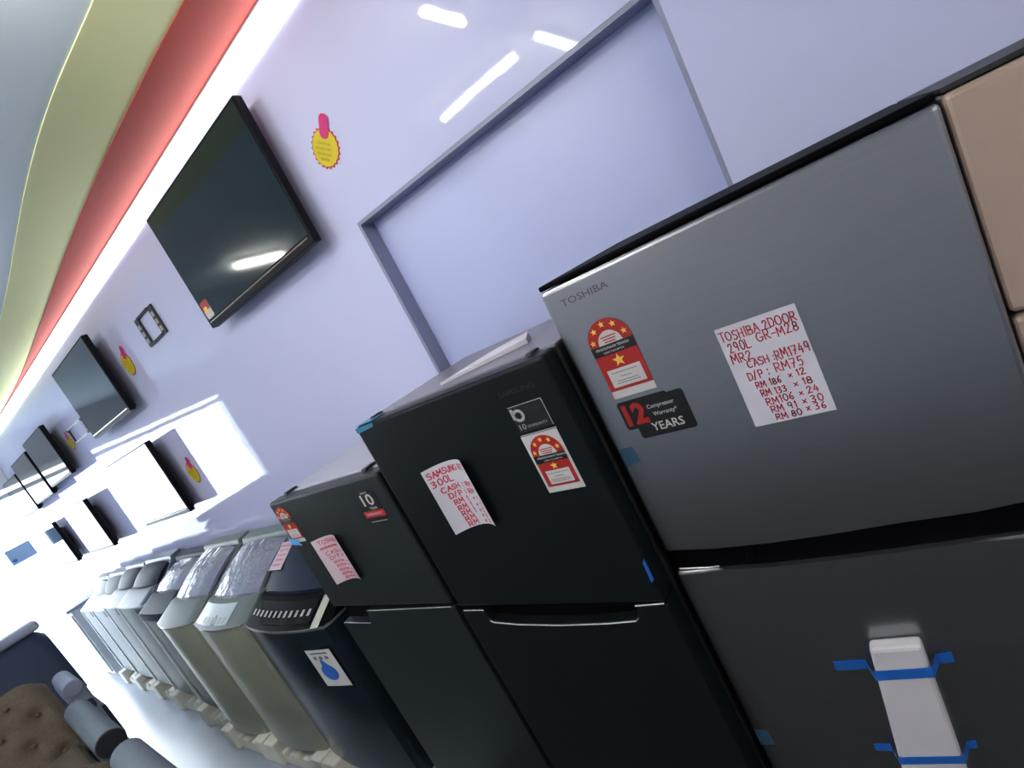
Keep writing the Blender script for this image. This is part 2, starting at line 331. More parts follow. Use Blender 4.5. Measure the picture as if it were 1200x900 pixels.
def price_sheet(label, x0, x1, z0, z1, y, lines, curl=0.0, m=M_paper, stroke=.0016, tilt=0.0):
    W = x1 - x0; zc = (z0 + z1) / 2
    def P(u, v, o):
        s = (u - x0) / W; c = curl * (2 * s - 1.15) ** 2
        return (u + tilt * (v - zc), y - 0.0006 - c - o, v)
    t = thing('price_sheet', label, 'price sheet', ((x0 + x1) / 2, y, z0), 'handwritten price sheets')
    bm = newbm(); n = 12
    F = [[bm.verts.new(P(x0 + W * i / n, zz, .0005)) for i in range(n + 1)] for zz in (z0, z1)]
    B = [[bm.verts.new(P(x0 + W * i / n, zz, 0)) for i in range(n + 1)] for zz in (z0, z1)]
    for i in range(n):
        bm.faces.new((F[0][i], F[0][i + 1], F[1][i + 1], F[1][i])); bm.faces.new((B[0][i + 1], B[0][i], B[1][i], B[1][i + 1]))
        bm.faces.new((F[1][i], F[1][i + 1], B[1][i + 1], B[1][i])); bm.faces.new((F[0][i + 1], F[0][i], B[0][i], B[0][i + 1]))
    bm.faces.new((F[0][0], F[1][0], B[1][0], B[0][0])); bm.faces.new((F[1][n], F[0][n], B[0][n], B[1][n]))
    obj('paper', bm, m, t, smooth=True)
    bm = newbm()
    for s, fx, fz, fh, fw in lines: write(bm, s, x0 + fx * W, z0 + fz * (z1 - z0), fh * (z1 - z0), fw * W, P, .0008, stroke)
    obj('handwriting', bm, M_redink, t)
    return t

# ------------------------------------------------------------------ refrigerators
def door(par, name, x0, x1, zbot, ztop, yf, yb, m, bev=0.008):
    """zbot / ztop: a height or a list of (x, z) along the edge"""
    bot = zbot if isinstance(zbot, list) else [(x0, zbot), (x1, zbot)]
    top = ztop if isinstance(ztop, list) else [(x0, ztop), (x1, ztop)]
    bm = newbm(); prism(bm, bot + top[::-1], XZ, yf, yb)
    return obj(name, bm, m, par, bevel=bev, seg=3)

# --- big steel fridge in front
Y1 = 0.839
x0, x1 = -0.493, 0.107
f1 = thing('refrigerator', 'tall brushed steel two-door fridge in front, with blue-taped white bar', 'refrigerator', ((x0 + x1) / 2, Y1, 0), 'refrigerators along the wall')
bm = newbm(); box(bm, (x0 + .006, Y1 + .062, .04), (x1 - .006, YW - .015, H - .034)); obj('case', bm, M_dkcase, f1, bevel=.006)
bm = newbm(); box(bm, (x0 + .002, Y1 + .004, H - .034), (x1 - .002, YW - .03, H - .024)); obj('top_cap', bm, M_blk, f1, bevel=.003)
sp_t = [(x0, H - .625), (-.39, H - .624), (-.29, H - .622), (-.19, H - .615), (-.09, H - .605), (0.01, H - .598), (x1, H - .590)]
sp_b = [(x0, H - .674), (-.39, H - .675), (-.30, H - .674), (-.20, H - .668), (-.10, H - .660), (0.0, H - .650), (x1, H - .640)]
door(f1, 'door', x0, x1, sp_t, H - .036, Y1, Y1 + .055, M_steel)
door(f1, 'door', x0, x1, .07, sp_b, Y1, Y1 + .055, M_steel)
bm = newbm(); prism(bm, [(u + (.004 if i == 0 else -.004 if i == 6 else 0), v - .006) for i, (u, v) in enumerate(sp_b)] + [(u, v + .006) for u, v in sp_t[::-1]], XZ, Y1 + .012, Y1 + .056); obj('handle_recess', bm, M_blk, f1, bevel=.003)
bm = newbm(); prism(bm, [(-.345, H - .668), (-.325, H - .668), (-.318, H - .628), (-.335, H - .628)], XZ, Y1 + .004, Y1 + .02); obj('handle_rib', bm, M_blk, f1, bevel=.003)
bm = newbm(); tube(bm, [(x0 + .01, Y1 + .006, H - .670), (-.42, Y1 + .006, H - .671), (-.40, Y1 + .008, H - .671)], .002, 6); obj('handle_trim', bm, M_silver, f1)
for xx in (x0 + .05, x1 - .05):
    bm = newbm(); tube(bm, [(xx, Y1 + .12, 0), (xx, Y1 + .12, .045)], .02, 12); obj('foot', bm, M_blkmat, f1)
bm = newbm(); box(bm, (x0 + .01, Y1 + .04, .02), (x1 - .01, Y1 + .07, .065)); obj('kick_plate', bm, M_blkmat, f1)
bm = newbm(); text(bm, 'TOSHIBA', -.457, H - .075, .0125, onface(Y1), .0003, .098, .01); o = obj('brand_lettering', bm, M_logo, f1)
energy_label(f1, -.443, -.357, H - .275, H - .122, Y1)
P = onface(Y1)
bm = newbm(); flat(bm, rrect(-.446, -.345, H - .343, H - .284, .006), P); flat(bm, rrect(-.425, -.317, H - .366, H - .288, .006), P, lift=.0003)
st = obj('warranty_sticker', bm, M_blab, f1); st['label'] = 'black warranty sticker with a red 12'
bm = newbm(); text(bm, '12', -.440, H - .333, .040, P, .0012, .044, .045); obj('red_numeral', bm, M_redlab, st)
bm = newbm(); text(bm, 'YEARS', -.398, H - .355, .0165, P, .0012, .062, .01); text(bm, 'Compressor', -.391, H - .310, .008, P, .0012, .052, .005); text(bm, 'Warranty*', -.385, H - .326, .008, P, .0012, .046, .005); obj('lettering', bm, M_wlab, st)
bm = newbm(); flat(bm, [(-.484, H - .378), (-.455, H - .376), (-.450, H - .410), (-.484, H - .418)], P); obj('tape', bm, mat('faint teal tape', (0.035, 0.09, 0.16), .4, noise=.05), f1)
bm = newbm(); flat(bm, [(-.489, H - 1.10), (-.460, H - 1.10), (-.458, H - 1.14), (-.489, H - 1.145)], P); obj('tape', bm, MATS['faint teal tape'], f1)
price_sheet('price sheet in red marker reading 2DOOR RM1749 on the steel fridge door', -.228, -.108, H - .391, H - .210, Y1,
  [('TOSHIBA 2DOOR', .03, .865, .085, .95), ('290L', .08, .755, .085, .30), ('GR-M28', .45, .775, .085, .52), ('MR2', .06, .645, .085, .28), ('CASH :', .22, .575, .07, .36), ('RM1749', .58, .575, .085, .42), ('D/P :', .17, .455, .08, .28), ('RM75', .52, .465, .085, .36),
   ('RM 186', .22, .365, .06, .33), ('x 12', .63, .385, .06, .22), ('RM 133', .24, .275, .06, .33), ('x 18', .65, .295, .06, .24), ('RM106', .26, .185, .065, .36), ('x 24', .67, .205, .06, .25), ('RM 91', .28, .105, .065, .33), ('x 30', .67, .118, .065, .26), ('RM 80', .30, .025, .06, .33), ('x 36', .68, .04, .065, .25)], stroke=.0017)

# white bar taped to the lower door
bar = thing('taped_bar', 'white foam-wrapped bar held by blue tape on the lower steel door', 'packing bar', (-.17, Y1, .5))
bm = newbm(); prism(bm, [(-.196, H - .838), (-.118, H - .826), (-.130, .46), (-.236, .46)], XZ, Y1 - .028, Y1 - .001); obj('bar', bm, mat('white foam wrap', (0.56, 0.53, 0.57), 0.7, noise=0.05, bump=0.08, bscale=60), bar, bevel=.006)
def wrap_tape(zl, zr, xl, xr, bl, br, wd):
    bm = newbm(); pts = [(xl, Y1 - .001), (bl - .012, Y1 - .002), (bl - .002, Y1 - .029), (br + .002, Y1 - .029), (br + .012, Y1 - .002), (xr, Y1 - .001)]
    prev = None
    for (xx, yy) in pts:
        tt = (xx - xl) / (xr - xl); zc = zl + (zr - zl) * tt
        a = [bm.verts.new((xx, yy - o_, zc + s * wd / 2)) for o_ in (0, .0015) for s in (-1, 1)]
        if prev:
            for i, j in ((0, 1), (1, 3), (3, 2), (2, 0)): bm.faces.new((prev[i], prev[j], a[j], a[i]))
        prev = a
    return obj('tape', bm, M_tape, bar)
wrap_tape(H - .905, H - .872, -.270, -.085, -.203, -.119, .020)
wrap_tape(H - 1.106, H - 1.066, -.262, -.100, -.222, -.125, .016)

# --- black two-door fridge
Y2 = 0.78
x0, x1 = -1.115, -.507; zt = H - .132
f2 = thing('refrigerator', 'black two-door fridge in the middle with a curled price sheet', 'refrigerator', ((x0 + x1) / 2, Y2, 0), 'refrigerators along the wall')
bm = newbm(); box(bm, (x0 + .005, Y2 + .065, .04), (x1 - .002, YW - .06, zt - .006)); obj('case', bm, M_dkcase, f2, bevel=.006)
bm = newbm(); box(bm, (x0 + .004, Y2 + .06, zt - .008), (x1 - .002, YW - .06, zt)); obj('top_panel', bm, M_top2, f2, bevel=.003)
door(f2, 'door', x0, x1, H - .700, zt - .002, Y2, Y2 + .055, M_blkdoor)
# lower door with a scooped grip
lower_top = [(x0, H - .712), (-1.03, H - .712), (-1.02, H - .748), (-.93, H - .756), (-.80, H - .757), (-.67, H - .751), (-.588, H - .742), (-.578, H - .708), (x1, H - .702)]
door(f2, 'door', x0, x1, .07, lower_top, Y2, Y2 + .055, M_blkdoor, bev=.003)
bm = newbm(); box(bm, (x0 + .01, Y2 + .03, H - .77), (x1 - .01, Y2 + .056, H - .695)); obj('grip_recess', bm, M_blk, f2)
bm = newbm(); tube(bm, [(-1.024, Y2 - .001, H - .744), (-1.014, Y2 - .001, H - .750), (-.93, Y2 - .001, H - .7565), (-.80, Y2 - .001, H - .7575), (-.67, Y2 - .001, H - .7515), (-.595, Y2 - .001, H - .744), (-.586, Y2 - .001, H - .736)], .0026, 6); obj('grip_trim', bm, M_silver, f2)
bm = newbm(); tube(bm, [(x0 + .012, Y2, H - .711), (-1.028, Y2, H - .711)], .0022, 6); obj('door_trim', bm, M_silver, f2)
bm = newbm(); tube(bm, [(-.580, Y2, H - .705), (-.512, Y2, H - .700)], .0022, 6); obj('door_trim', bm, M_silver, f2)
for xx in (x0 + .04, x1 - .05):
    bm = newbm(); prism(bm, [(Y2 + .03, zt), (Y2 + .07, zt), (Y2 + .065, zt + .005), (Y2 + .035, zt + .005)], YZ, xx - .008, xx + .008); obj('hinge_cover', bm, M_blkmat, f2, bevel=.002)
for xx in (x0 + .05, x1 - .05):
    bm = newbm(); tube(bm, [(xx, Y2 + .12, 0), (xx, Y2 + .12, .045)], .02, 12); obj('foot', bm, M_blkmat, f2)
bm = newbm(); text(bm, 'SAMSUNG', -.644, H - .185, .0115, onface(Y2), .0003, .092, .02); obj('brand_lettering', bm, M_logo2, f2)
P = onface(Y2)
bm = newbm(); flat(bm, [(-.638, H - .268), (-.553, H - .268), (-.553, H - .210), (-.638, H - .210)], P); st = obj('warranty_sticker', bm, M_blab, f2); st['label'] = 'black square sticker with a small white 10'
bm = newbm()
for a in ([(-.638, H - .2105), (-.553, H - .2105), (-.553, H - .209), (-.638, H - .209)], [(-.5545, H - .268), (-.553, H - .268), (-.553, H - .210), (-.5545, H - .210)], [(-.640, H - .2755), (-.551, H - .2755), (-.551, H - .2735), (-.640, H - .2735)]): flat(bm, a, P, lift=.0008)
text(bm, '10', -.632, H - .262, .012, P, .0008, .016, .01); text(bm, 'WARRANTY', -.613, H - .261, .006, P, .0008, .05)
prev = None
ring = [((-.621 + rr * math.cos(a)), (H - .231 + 1.0 * rr * math.sin(a))) for rr in (.014, .008) for a in [math.radians(150 - 300 * i / 12) for i in range(13)]]
for i in range(12): flat(bm, [ring[i], ring[i + 1], ring[14 + i], ring[13 + i]], P, lift=.0008)
flat(bm, [(-.637, H - .238), (-.630, H - .238), (-.630, H - .214), (-.637, H - .214)], P, lift=.0008)
obj('lettering', bm, M_grey, st)
energy_label(f2, -.643, -.553, H - .411, H - .277, Y2, card=True)
price_sheet('curled price sheet in red marker on the middle black fridge door', -.934, -.815, H - .458, H - .283, Y2,
  [('SAMSUNG RT', .05, .85, .085, .9), ('300L', .05, .72, .09, .45), ('CASH : RM', .14, .60, .07, .78), ('D/P : RM', .22, .485, .075, .68), ('RM 1', .25, .385, .07, .34), ('x 1', .70, .39, .06, .2), ('RM 1', .26, .285, .07, .34), ('x 1', .70, .29, .06, .2),
   ('RM 1', .27, .195, .07, .34), ('x 2', .70, .20, .06, .2), ('RM', .28, .11, .07, .25), ('x 3', .70, .115, .06, .2), ('RM', .29, .025, .07, .25), ('x 3', .70, .03, .06, .2)], curl=.024, stroke=.0026)
bm = newbm(); flat(bm, [(x0 + .001, zt - .018), (-1.045, zt - .014), (-1.04, zt - .003), (x0 + .001, zt - .004)], P); box(bm, (x0 + .004, Y2 + .002, zt), (x0 + .07, Y2 + .05, zt + .0008)); obj('tape', bm, mat('teal tape', (0.02, 0.16, 0.30), .4, noise=.05), f2)
bm = newbm(); flat(bm, [(x1 - .010, H - .648), (x1 - .001, H - .640), (x1 - .001, H - .59), (x1 - .008, H - .60)], P); obj('tape', bm, M_tape, f2)
# folded sheet lying on the black fridge
bm = newbm(); z = zt + .001
prof = [(0, .0), (.006, .010), (.10, .012), (.104, .002)]
pts = [(-.875, .885), (-.660, .985), (-.705, 1.075), (-.80, 1.02)]
A = [bm.verts.new((u, v, z)) for u, v in pts]; B = [bm.verts.new((u, v, z + hh)) for (u, v), hh in zip(pts, (.006, .012, .016, .012))]
bm.faces.new(A[::-1]); bm.faces.new(B)
for i in range(4): bm.faces.new((A[i], A[(i + 1) % 4], B[(i + 1) % 4], B[i]))
o = obj('folded_paper', bm, M_paper); mount(o, (-.77, 1.0, z)); tag(o, 'white folded paper lying on top of the middle black fridge', 'paper')

# --- dark grey fridge, third
Y3 = 0.78
x0, x1 = -1.742, -1.135; zt = H - .262
f3 = thing('refrigerator', 'lowest dark grey fridge between the washing machines and the black fridge', 'refrigerator', ((x0 + x1) / 2, Y3, 0), 'refrigerators along the wall')
bm = newbm(); box(bm, (x0 + .005, Y3 + .065, .04), (x1 - .005, YW - .07, zt - .006)); obj('case', bm, M_dkcase, f3, bevel=.006)
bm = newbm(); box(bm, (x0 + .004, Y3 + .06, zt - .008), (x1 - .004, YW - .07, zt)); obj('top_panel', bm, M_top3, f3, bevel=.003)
M_d3 = mat('dark grey inox door', (0.011, 0.016, 0.017), 0.38, spec=0.35, noise=0.05, nscale=5)
door(f3, 'door', x0, x1, H - .690, zt - .002, Y3, Y3 + .055, M_d3)
lower_top = [(x0, H - .758), (-1.575, H - .758), (-1.56, H - .709), (x1, H - .700)]
door(f3, 'door', x0, x1, .07, lower_top, Y3, Y3 + .055, M_d3, bev=.003)
bm = newbm(); box(bm, (x0 + .01, Y3 + .03, H - .775), (x1 - .01, Y3 + .056, H - .685)); obj('grip_recess', bm, M_blk, f3)
bm = newbm(); tube(bm, [(-1.555, Y3, H - .707), (x1 - .01, Y3, H - .698)], .0022, 6); obj('door_trim', bm, M_silver, f3)
bm = newbm(); tube(bm, [(x0 + .01, Y3, H - .757), (-1.575, Y3, H - .757)], .0022, 6); obj('door_trim', bm, M_silver, f3)
for xx in (x0 + .07, x1 - .09):
    bm = newbm(); prism(bm, [(Y3 + .03, zt), (Y3 + .08, zt), (Y3 + .075, zt + .008), (Y3 + .035, zt + .008)], YZ, xx - .010, xx + .010); obj('hinge_cover', bm, M_blkmat, f3, bevel=.002)
for xx in (x0 + .05, x1 - .05):
    bm = newbm(); tube(bm, [(xx, Y3 + .12, 0), (xx, Y3 + .12, .045)], .02, 12); obj('foot', bm, M_blkmat, f3)
energy_label(f3, -1.730, -1.650, H - .421, H - .284, Y3)
P = onface(Y3)
bm = newbm(); flat(bm, rrect(-1.268, -1.185, H - .376, H - .300, .008), P); flat(bm, rrect(-1.272, -1.186, H - .402, H - .370, .008), P, lift=.0002); st = obj('warranty_sticker', bm, M_blab, f3); st['label'] = 'black and red ten year warranty sticker'
bm = newbm(); text(bm, '10', -1.254, H - .348, .034, P, .001, .052, .015); text(bm, 'FIRST', -1.243, H - .312, .006, P, .001, .03, .01); text(bm, 'YEAR', -1.238, H - .362, .008, P, .001, .034, .01); obj('numeral', bm, M_wlab, st)
bm = newbm(); flat(bm, [(-1.276, H - .386), (-1.184, H - .386), (-1.184, H - .366), (-1.276, H - .366)], P, lift=.0010); obj('red_band', bm, M_redlab, st)
bm = newbm(); text(bm, 'WARRANTY', -1.266, H - .380, .0085, P, .0018, .07, .01); obj('lettering', bm, M_pink, st)
bm = newbm(); flat(bm, [(-1.264, H - .401), (-1.192, H - .401), (-1.192, H - .399), (-1.264, H - .399)], P, lift=.001); obj('silver_line', bm, M_grey, st)
price_sheet('small curled price sheet on the lowest dark grey fridge', -1.575, -1.455, H - .578, H - .415, Y3,
  [('TOSHIBA', .12, .86, .085, .75), ('~~~~~', .10, .74, .07, .6), ('CASH ~', .16, .62, .07, .7), ('D/P ~', .2, .51, .07, .55), ('RM~', .25, .40, .06, .35), ('x ~', .66, .40, .06, .22), ('RM~', .26, .31, .06, .35), ('x ~', .66, .31, .06, .22), ('RM~', .27, .215, .06, .35), ('x ~', .67, .215, .06, .22), ('RM~', .28, .12, .06, .35), ('x ~', .67, .12, .06, .22), ('RM~', .3, .035, .055, .35), ('x ~', .68, .035, .055, .22)], curl=.02, m=M_pink, stroke=.0022)
bm = newbm(); flat(bm, [(x0 - .001, H - .425), (x0 + .06, H - .433), (x0 + .05, H - .418), (x0 + .065, H - .410), (x0 - .001, H - .402)], P, lift=.003, t=.001); obj('tape', bm, M_ltape, f3)

# --- champagne fridge at the right edge
x0, x1 = .1095, .70; zt = H - .022; Y4 = .846
f4 = thing('refrigerator', 'pinkish champagne fridge at the right edge beyond the steel fridge', 'refrigerator', ((x0 + x1) / 2, Y4, 0), 'refrigerators along the wall')
bm = newbm(); box(bm, (x0 + .005, Y4 + .062, .04), (x1 - .005, YW - .02, zt - .008)); obj('case', bm, M_champ, f4, bevel=.006)
bm = newbm(); box(bm, (x0 + .002, Y4 + .004, zt - .008), (x1 - .002, YW - .03, zt - .002)); obj('top_cap', bm, M_blkmat, f4)
door(f4, 'door', x0, x1, H - .318, zt - .010, Y4, Y4 + .055, M_champ)
door(f4, 'door', x0, x1, .07, H - .323, Y4, Y4 + .055, M_champ)
bm = newbm(); box(bm, (x0 + .006, Y4 + .012, H - .34), (x1 - .006, Y4 + .056, H - .30)); obj('door_gasket', bm, M_blkmat, f4)
for xx in (x0 + .05, x1 - .05):
    bm = newbm(); tube(bm, [(xx, Y4 + .12, 0), (xx, Y4 + .12, .045)], .02, 12); obj('foot', bm, M_blkmat, f4)

# ------------------------------------------------------------------ televisions
def tv(label, xl, xr, zb, zt, yf=1.243, group='televisions in the upper row', lower=False, sticker=False):
    t = thing('television', label, 'television', ((xl + xr) / 2, YW, (zb + zt) / 2), group)
    bm = newbm(); box(bm, (xl, yf, zb), (xr, yf + .035, zt)); obj('frame', bm, M_bezel, t, bevel=.004)
    bm = newbm(); b = .010; box(bm, (xl + b, yf - .0012, zb + .034), (xr - b, yf + .004, zt - b)); obj('screen', bm, M_screen, t)
    bm = newbm(); tube(bm, [(xl + .02, yf - .0012, zb + .024), (xr - .02, yf - .0012, zb + .024)], .0032, 6); obj('bezel_trim', bm, M_silver, t)
    bm = newbm(); box(bm, (xl + .04, yf + .03, zb + .015), (xr - .04, yf + .062, zt - .08)); obj('back_cover', bm, M_blkmat, t, bevel=.012)
    bm = newbm(); cx = (xl + xr) / 2; zc = (zb + zt) / 2
    for s in (-.1, .1): box(bm, (cx + s - .012, yf + .054, zc - .14), (cx + s + .012, YW - .008, zc + .14))
    box(bm, (cx - .16, YW - .012, zc - .06), (cx + .16, YW - .0005, zc + .06)); obj('wall_mount', bm, M_blkmat, t)
    if sticker:
        Pf = onface(yf - .0012); bm = newbm(); flat(bm, rrect(xl + .02, xl + .085, zb + .038, zb + .115, .008), Pf); s_ = obj('sticker', bm, M_wlab, t); s_['label'] = 'red and white corner sticker'
        bm = newbm(); flat(bm, rrect(xl + .02, xl + .085, zb + .075, zb + .115, .008), Pf, lift=.0008); obj('red_field', bm, M_redlab, s_)
        bm = newbm(); flat(bm, rrect(xl + .03, xl + .06, zb + .062, zb + .09, .006), Pf, lift=.0016); obj('orange_field', bm, M_star, s_)
    return t
k = 1.243
tv('largest wall television, beside the round yellow tag and the recess', -1.862 * k, -1.152 * k, H + .358 * k, H + .778 * k, sticker=True)
tv('second upper television from the recess, left of the black mount plate', -3.58 * k, -2.92 * k, H + .315 * k, H + .725 * k)
tv('third upper television from the recess', -4.95 * k, -4.34 * k, H + .24 * k, H + .60 * k)
tv('fourth upper television from the recess, next to last', -5.62 * k, -5.02 * k, H + .20 * k, H + .56 * k)
tv('farthest upper television, by the bright shop front', -6.30 * k, -5.68 * k, H + .165 * k, H + .50 * k)
g = 'televisions in the lower row'
tv('lower television left of the low yellow tag, nearest of its row', -3.70 * k, -3.00 * k, H - .262 * k, H + .155 * k, group=g)
tv('middle lower television over the far washing machines', -5.15 * k, -4.50 * k, H - .322 * k, H + .058 * k, group=g)
tv('farthest lower television, seen edge-on in the glare', -6.20 * k, -5.62 * k, H - .36 * k, H + .02 * k, group=g)

# ------------------------------------------------------------------ wall mounts without a set
def bracket(label, xl, xr, zb, zt, m_end, m_rail):
    t = thing('wall_mount_plate', label, 'wall mount', ((xl + xr) / 2, YW, zb), 'empty television mounts')
    for a, b in ((xl, xl + .05), (xr - .05, xr)):
        bm = newbm(); box(bm, (a, YW - .012, zb), (b, YW - .0005, zt)); obj('side_plate', bm, m_end, t, bevel=.003)
        bm = newbm()
        for i in range(3): box(bm, (a + .012, YW - .0135, zb + .02 + i * (zt - zb - .04) / 3), (b - .012, YW - .011, zb + .045 + i * (zt - zb - .04) / 3))
        obj('slot_row', bm, M_grey, t)
    bm = newbm(); box(bm, (xl + .05, YW - .016, zb), (xr - .05, YW - .0005, zb + .012)); obj('rail', bm, m_rail, t)
    bm = newbm(); box(bm, (xl + .05, YW - .016, zt - .012), (xr - .05, YW - .0005, zt)); obj('rail', bm, m_rail, t)
bracket('empty black mount plate on the wall, left of the largest television', -2.345 * YW, -2.150 * YW, H + .458 * YW, H + .578 * YW, M_blkmat, M_blkmat)
bracket('empty pale mount rails on the wall beyond the second upper television', -3.90 * YW, -3.55 * YW, H + .36 * YW, H + .455 * YW, M_blkmat, M_white)

# ------------------------------------------------------------------ star price tags
def price_tag(label, cx, cz, r, tilt):
    t = thing('price_tag', label, 'price tag', (cx, YW, cz), 'round yellow price tags')
    ca, sa = math.cos(math.radians(tilt)), math.sin(math.radians(tilt))
    Pf = lambda u, v, o: (cx + (u - cx) * ca + (v - cz) * sa, YW - .0008 - o, cz - (u - cx) * sa + (v - cz) * ca)
    def scal(rr, n=22, d=.06): return [(cx + rr * (1 + (d if i % 2 else -d)) * math.cos(i * math.pi / n), cz + rr * (1 + (d if i % 2 else -d)) * math.sin(i * math.pi / n)) for i in range(2 * n)]
    bm = newbm(); flat(bm, scal(r), Pf, t=.002); obj('card', bm, M_dred, t)
    bm = newbm(); flat(bm, [(u, v) for u, v in scal(r * .92, d=.03)], Pf, lift=.0022); obj('face', bm, M_yel, t)
    bm = newbm(); flat(bm, rrect(cx - .33 * r, cx + .33 * r, cz + .45 * r, cz + 1.65 * r, .28 * r), Pf, lift=.003); obj('hanging_tab', bm, M_mag, t)
    bm = newbm()
    for i, (fx, L) in enumerate(((-.55, 1.1), (-.7, 1.3), (-.6, 1.2), (-.35, .7))): write(bm, '~~~', cx + fx * r, cz + (.12 - .26 * i) * r, .16 * r, L * r * .9, Pf, .003, .0022)
    obj('writing', bm, M_ochre, t)
price_tag('largest yellow price tag with magenta tab, right of the biggest television', -.945 * YW, H + .510 * YW, .062, 38)
price_tag('small yellow price tag between the second upper television and the mount plate', -2.64 * YW, H + .478 * YW, .070, 25)
price_tag('lowest yellow price tag, beside the nearest lower television', -2.70 * YW, H - .085 * YW, .070, 22)
price_tag('faint yellow price tag beside the third upper television', -3.98 * YW, H + .39 * YW, .06, 20)

# ------------------------------------------------------------------ washing machines
def outline(xl, xr, yf, yb, bulge, r=.03, n=12):
    pts = [(xl, yb), (xl, yf + r)]
    for i in range(n + 1):
        s = i / n; x = xl + r * .6 + (xr - xl - 1.2 * r) * s
        pts.append((x, yf - bulge * (1 - (2 * s - 1) ** 2)))
    return pts + [(xr, yf + r), (xr, yb)]
def loft(bm, A, B, za, zb):
    a = [bm.verts.new((u, v, za)) for u, v in A]; b = [bm.verts.new((u, v, zb)) for u, v in B]; n = len(A)
    bm.faces.new(a[::-1]); bm.faces.new(b)
    for i in range(n): bm.faces.new((a[i], a[(i + 1) % n], b[(i + 1) % n], b[i]))
ZB = H - 1.54
def washer(label, xl, xr, yf, zr, bulge, mbody, mtrim, mcons, mlid, mpanel, kind, rise=.15):
    yb = 1.27
    t = thing('washing_machine', label, 'washing machine', ((xl + xr) / 2, yf, ZB), 'washing machines along the wall')
    ol = outline(xl, xr, yf, yb, bulge)
    bm = newbm(); loft(bm, outline(xl + .004, xr - .004, yf + .006, yb, bulge), ol, ZB, zr); obj('body', bm, mbody, t, smooth=True)
    bm = newbm(); loft(bm, outline(xl - .002, xr + .002, yf - .004, yb, bulge), outline(xl - .002, xr + .002, yf - .004, yb, bulge), zr - .004, zr + .006); obj('trim', bm, mtrim, t, smooth=True)
    if mtrim is M_navy:
        bm = newbm(); loft(bm, outline(xl - .004, xr + .004, yf - .007, yb, bulge), outline(xl - .004, xr + .004, yf - .007, yb, bulge), zr - .045, zr - .002); b_ = obj('band', bm, M_navy, t, smooth=True); b_['label'] = 'dark navy band'
    yc = yf + .17; zc = zr + .065
    bm = newbm(); loft(bm, outline(xl, xr, yf - .002, yc, bulge), outline(xl + .012, xr - .012, yf + .11, yc, bulge * .8), zr + .006, zc); obj('front_console', bm, mcons, t, smooth=True)
    # hood behind the console rising to the back
    bm = newbm(); prism(bm, [(yc, zr + .006), (yc, zc - .004), (yb - .09, zr + rise), (yb, zr + rise + .02), (yb, zr + .006)], YZ, xl + .004, xr - .004); obj('top_cover', bm, mcons, t, bevel=.006)
    # lid
    bm = newbm(); ins = .03; n = 10; V = []
    for j in range(n + 1):
        s = j / n; row = []
        yy = yc - .03 + (yb - .10 - yc + .03) * s; zz = zc + (zr + rise + .004 - zc) * s + .014 * math.sin(math.pi * s)
        for i in range(n + 1):
            q = i / n; xx = xl + ins + (xr - xl - 2 * ins) * q
            row.append(bm.verts.new((xx, yy - .03 * (1 - (2 * q - 1) ** 2) * (1 - s), zz + .016 * (1 - (2 * q - 1) ** 4))))
        V.append(row)
    for j in range(n):
        for i in range(n): bm.faces.new((V[j][i], V[j][i + 1], V[j + 1][i + 1], V[j + 1][i]))
    ext = bmesh.ops.extrude_face_region(bm, geom=list(bm.faces)); bmesh.ops.translate(bm, verts=[v for v in ext['geom'] if isinstance(v, bmesh.types.BMVert)], vec=(0, 0, -.018))
    lid = obj('lid', bm, mlid, t, smooth=True)
    # rear console
    bm = newbm(); prism(bm, [(yb - .09, zr + rise - .01), (yb - .075, zr + rise + .035), (yb, zr + rise + .045), (yb, zr + rise - .01)], YZ, xl + .01, xr - .01); obj('rear_console', bm, mcons, t, bevel=.008)
    cx = (xl + xr) / 2; W = xr - xl
    def Pc(u, v, o):   # on the sloping face of the front console; v 0..1 up the slope
        s = (u - xl) / W; bul = bulge * (1 - (2 * s - 1) ** 2) * (1 - .2 * v)
        return (u, yf - .002 + .112 * v - bul - o, zr + .006 + (zc - zr - .006) * v + .5 * o)
    if kind == 'buttons':
        bm = newbm()
        q = [(xl + .06 + (W - .18) * i / 10, a) for i in range(11) for a in (.25,)]
        flat(bm, [(xl + .05 + (W - .16) * i / 12, .18) for i in range(13)] + [(xl + .05 + (W - .16) * i / 12, .92) for i in range(12, -1, -1)], Pc, lift=.001); p = obj('control_panel', bm, M_blk, t)
        for i in range(12):
            bm = newbm(); u = xl + .07 + (W - .22) * i / 11; flat(bm, [(u, .42), (u + .016, .42), (u + .016, .62), (u, .62)], Pc, lift=.002); obj('button', bm, M_grey, p)
        bm = newbm(); flat(bm, [(xr - .085, .02), (xr - .04, .02), (xr - .04, 1.0), (xr - .085, 1.0)], Pc, lift=.003, t=.001); b2 = obj('tape', bm, mat('yellowed clear tape', (0.45, 0.46, 0.38), .25, noise=.2, nscale=30), t)
    elif kind == 'print':
        bm = newbm(); flat(bm, [(xl + .06 + (W - .2) * i / 8, .15) for i in range(9)] + [(xl + .06 + (W - .2) * i / 8, .95) for i in range(8, -1, -1)], Pc, lift=.001); p = obj('control_panel', bm, mpanel, t)
        for i in range(6):
            bm = newbm(); u = cx - .13 + .045 * i; flat(bm, [(u, .22), (u + .022, .22), (u + .022, .45), (u, .45)], Pc, lift=.002); obj('button', bm, M_grey, p)
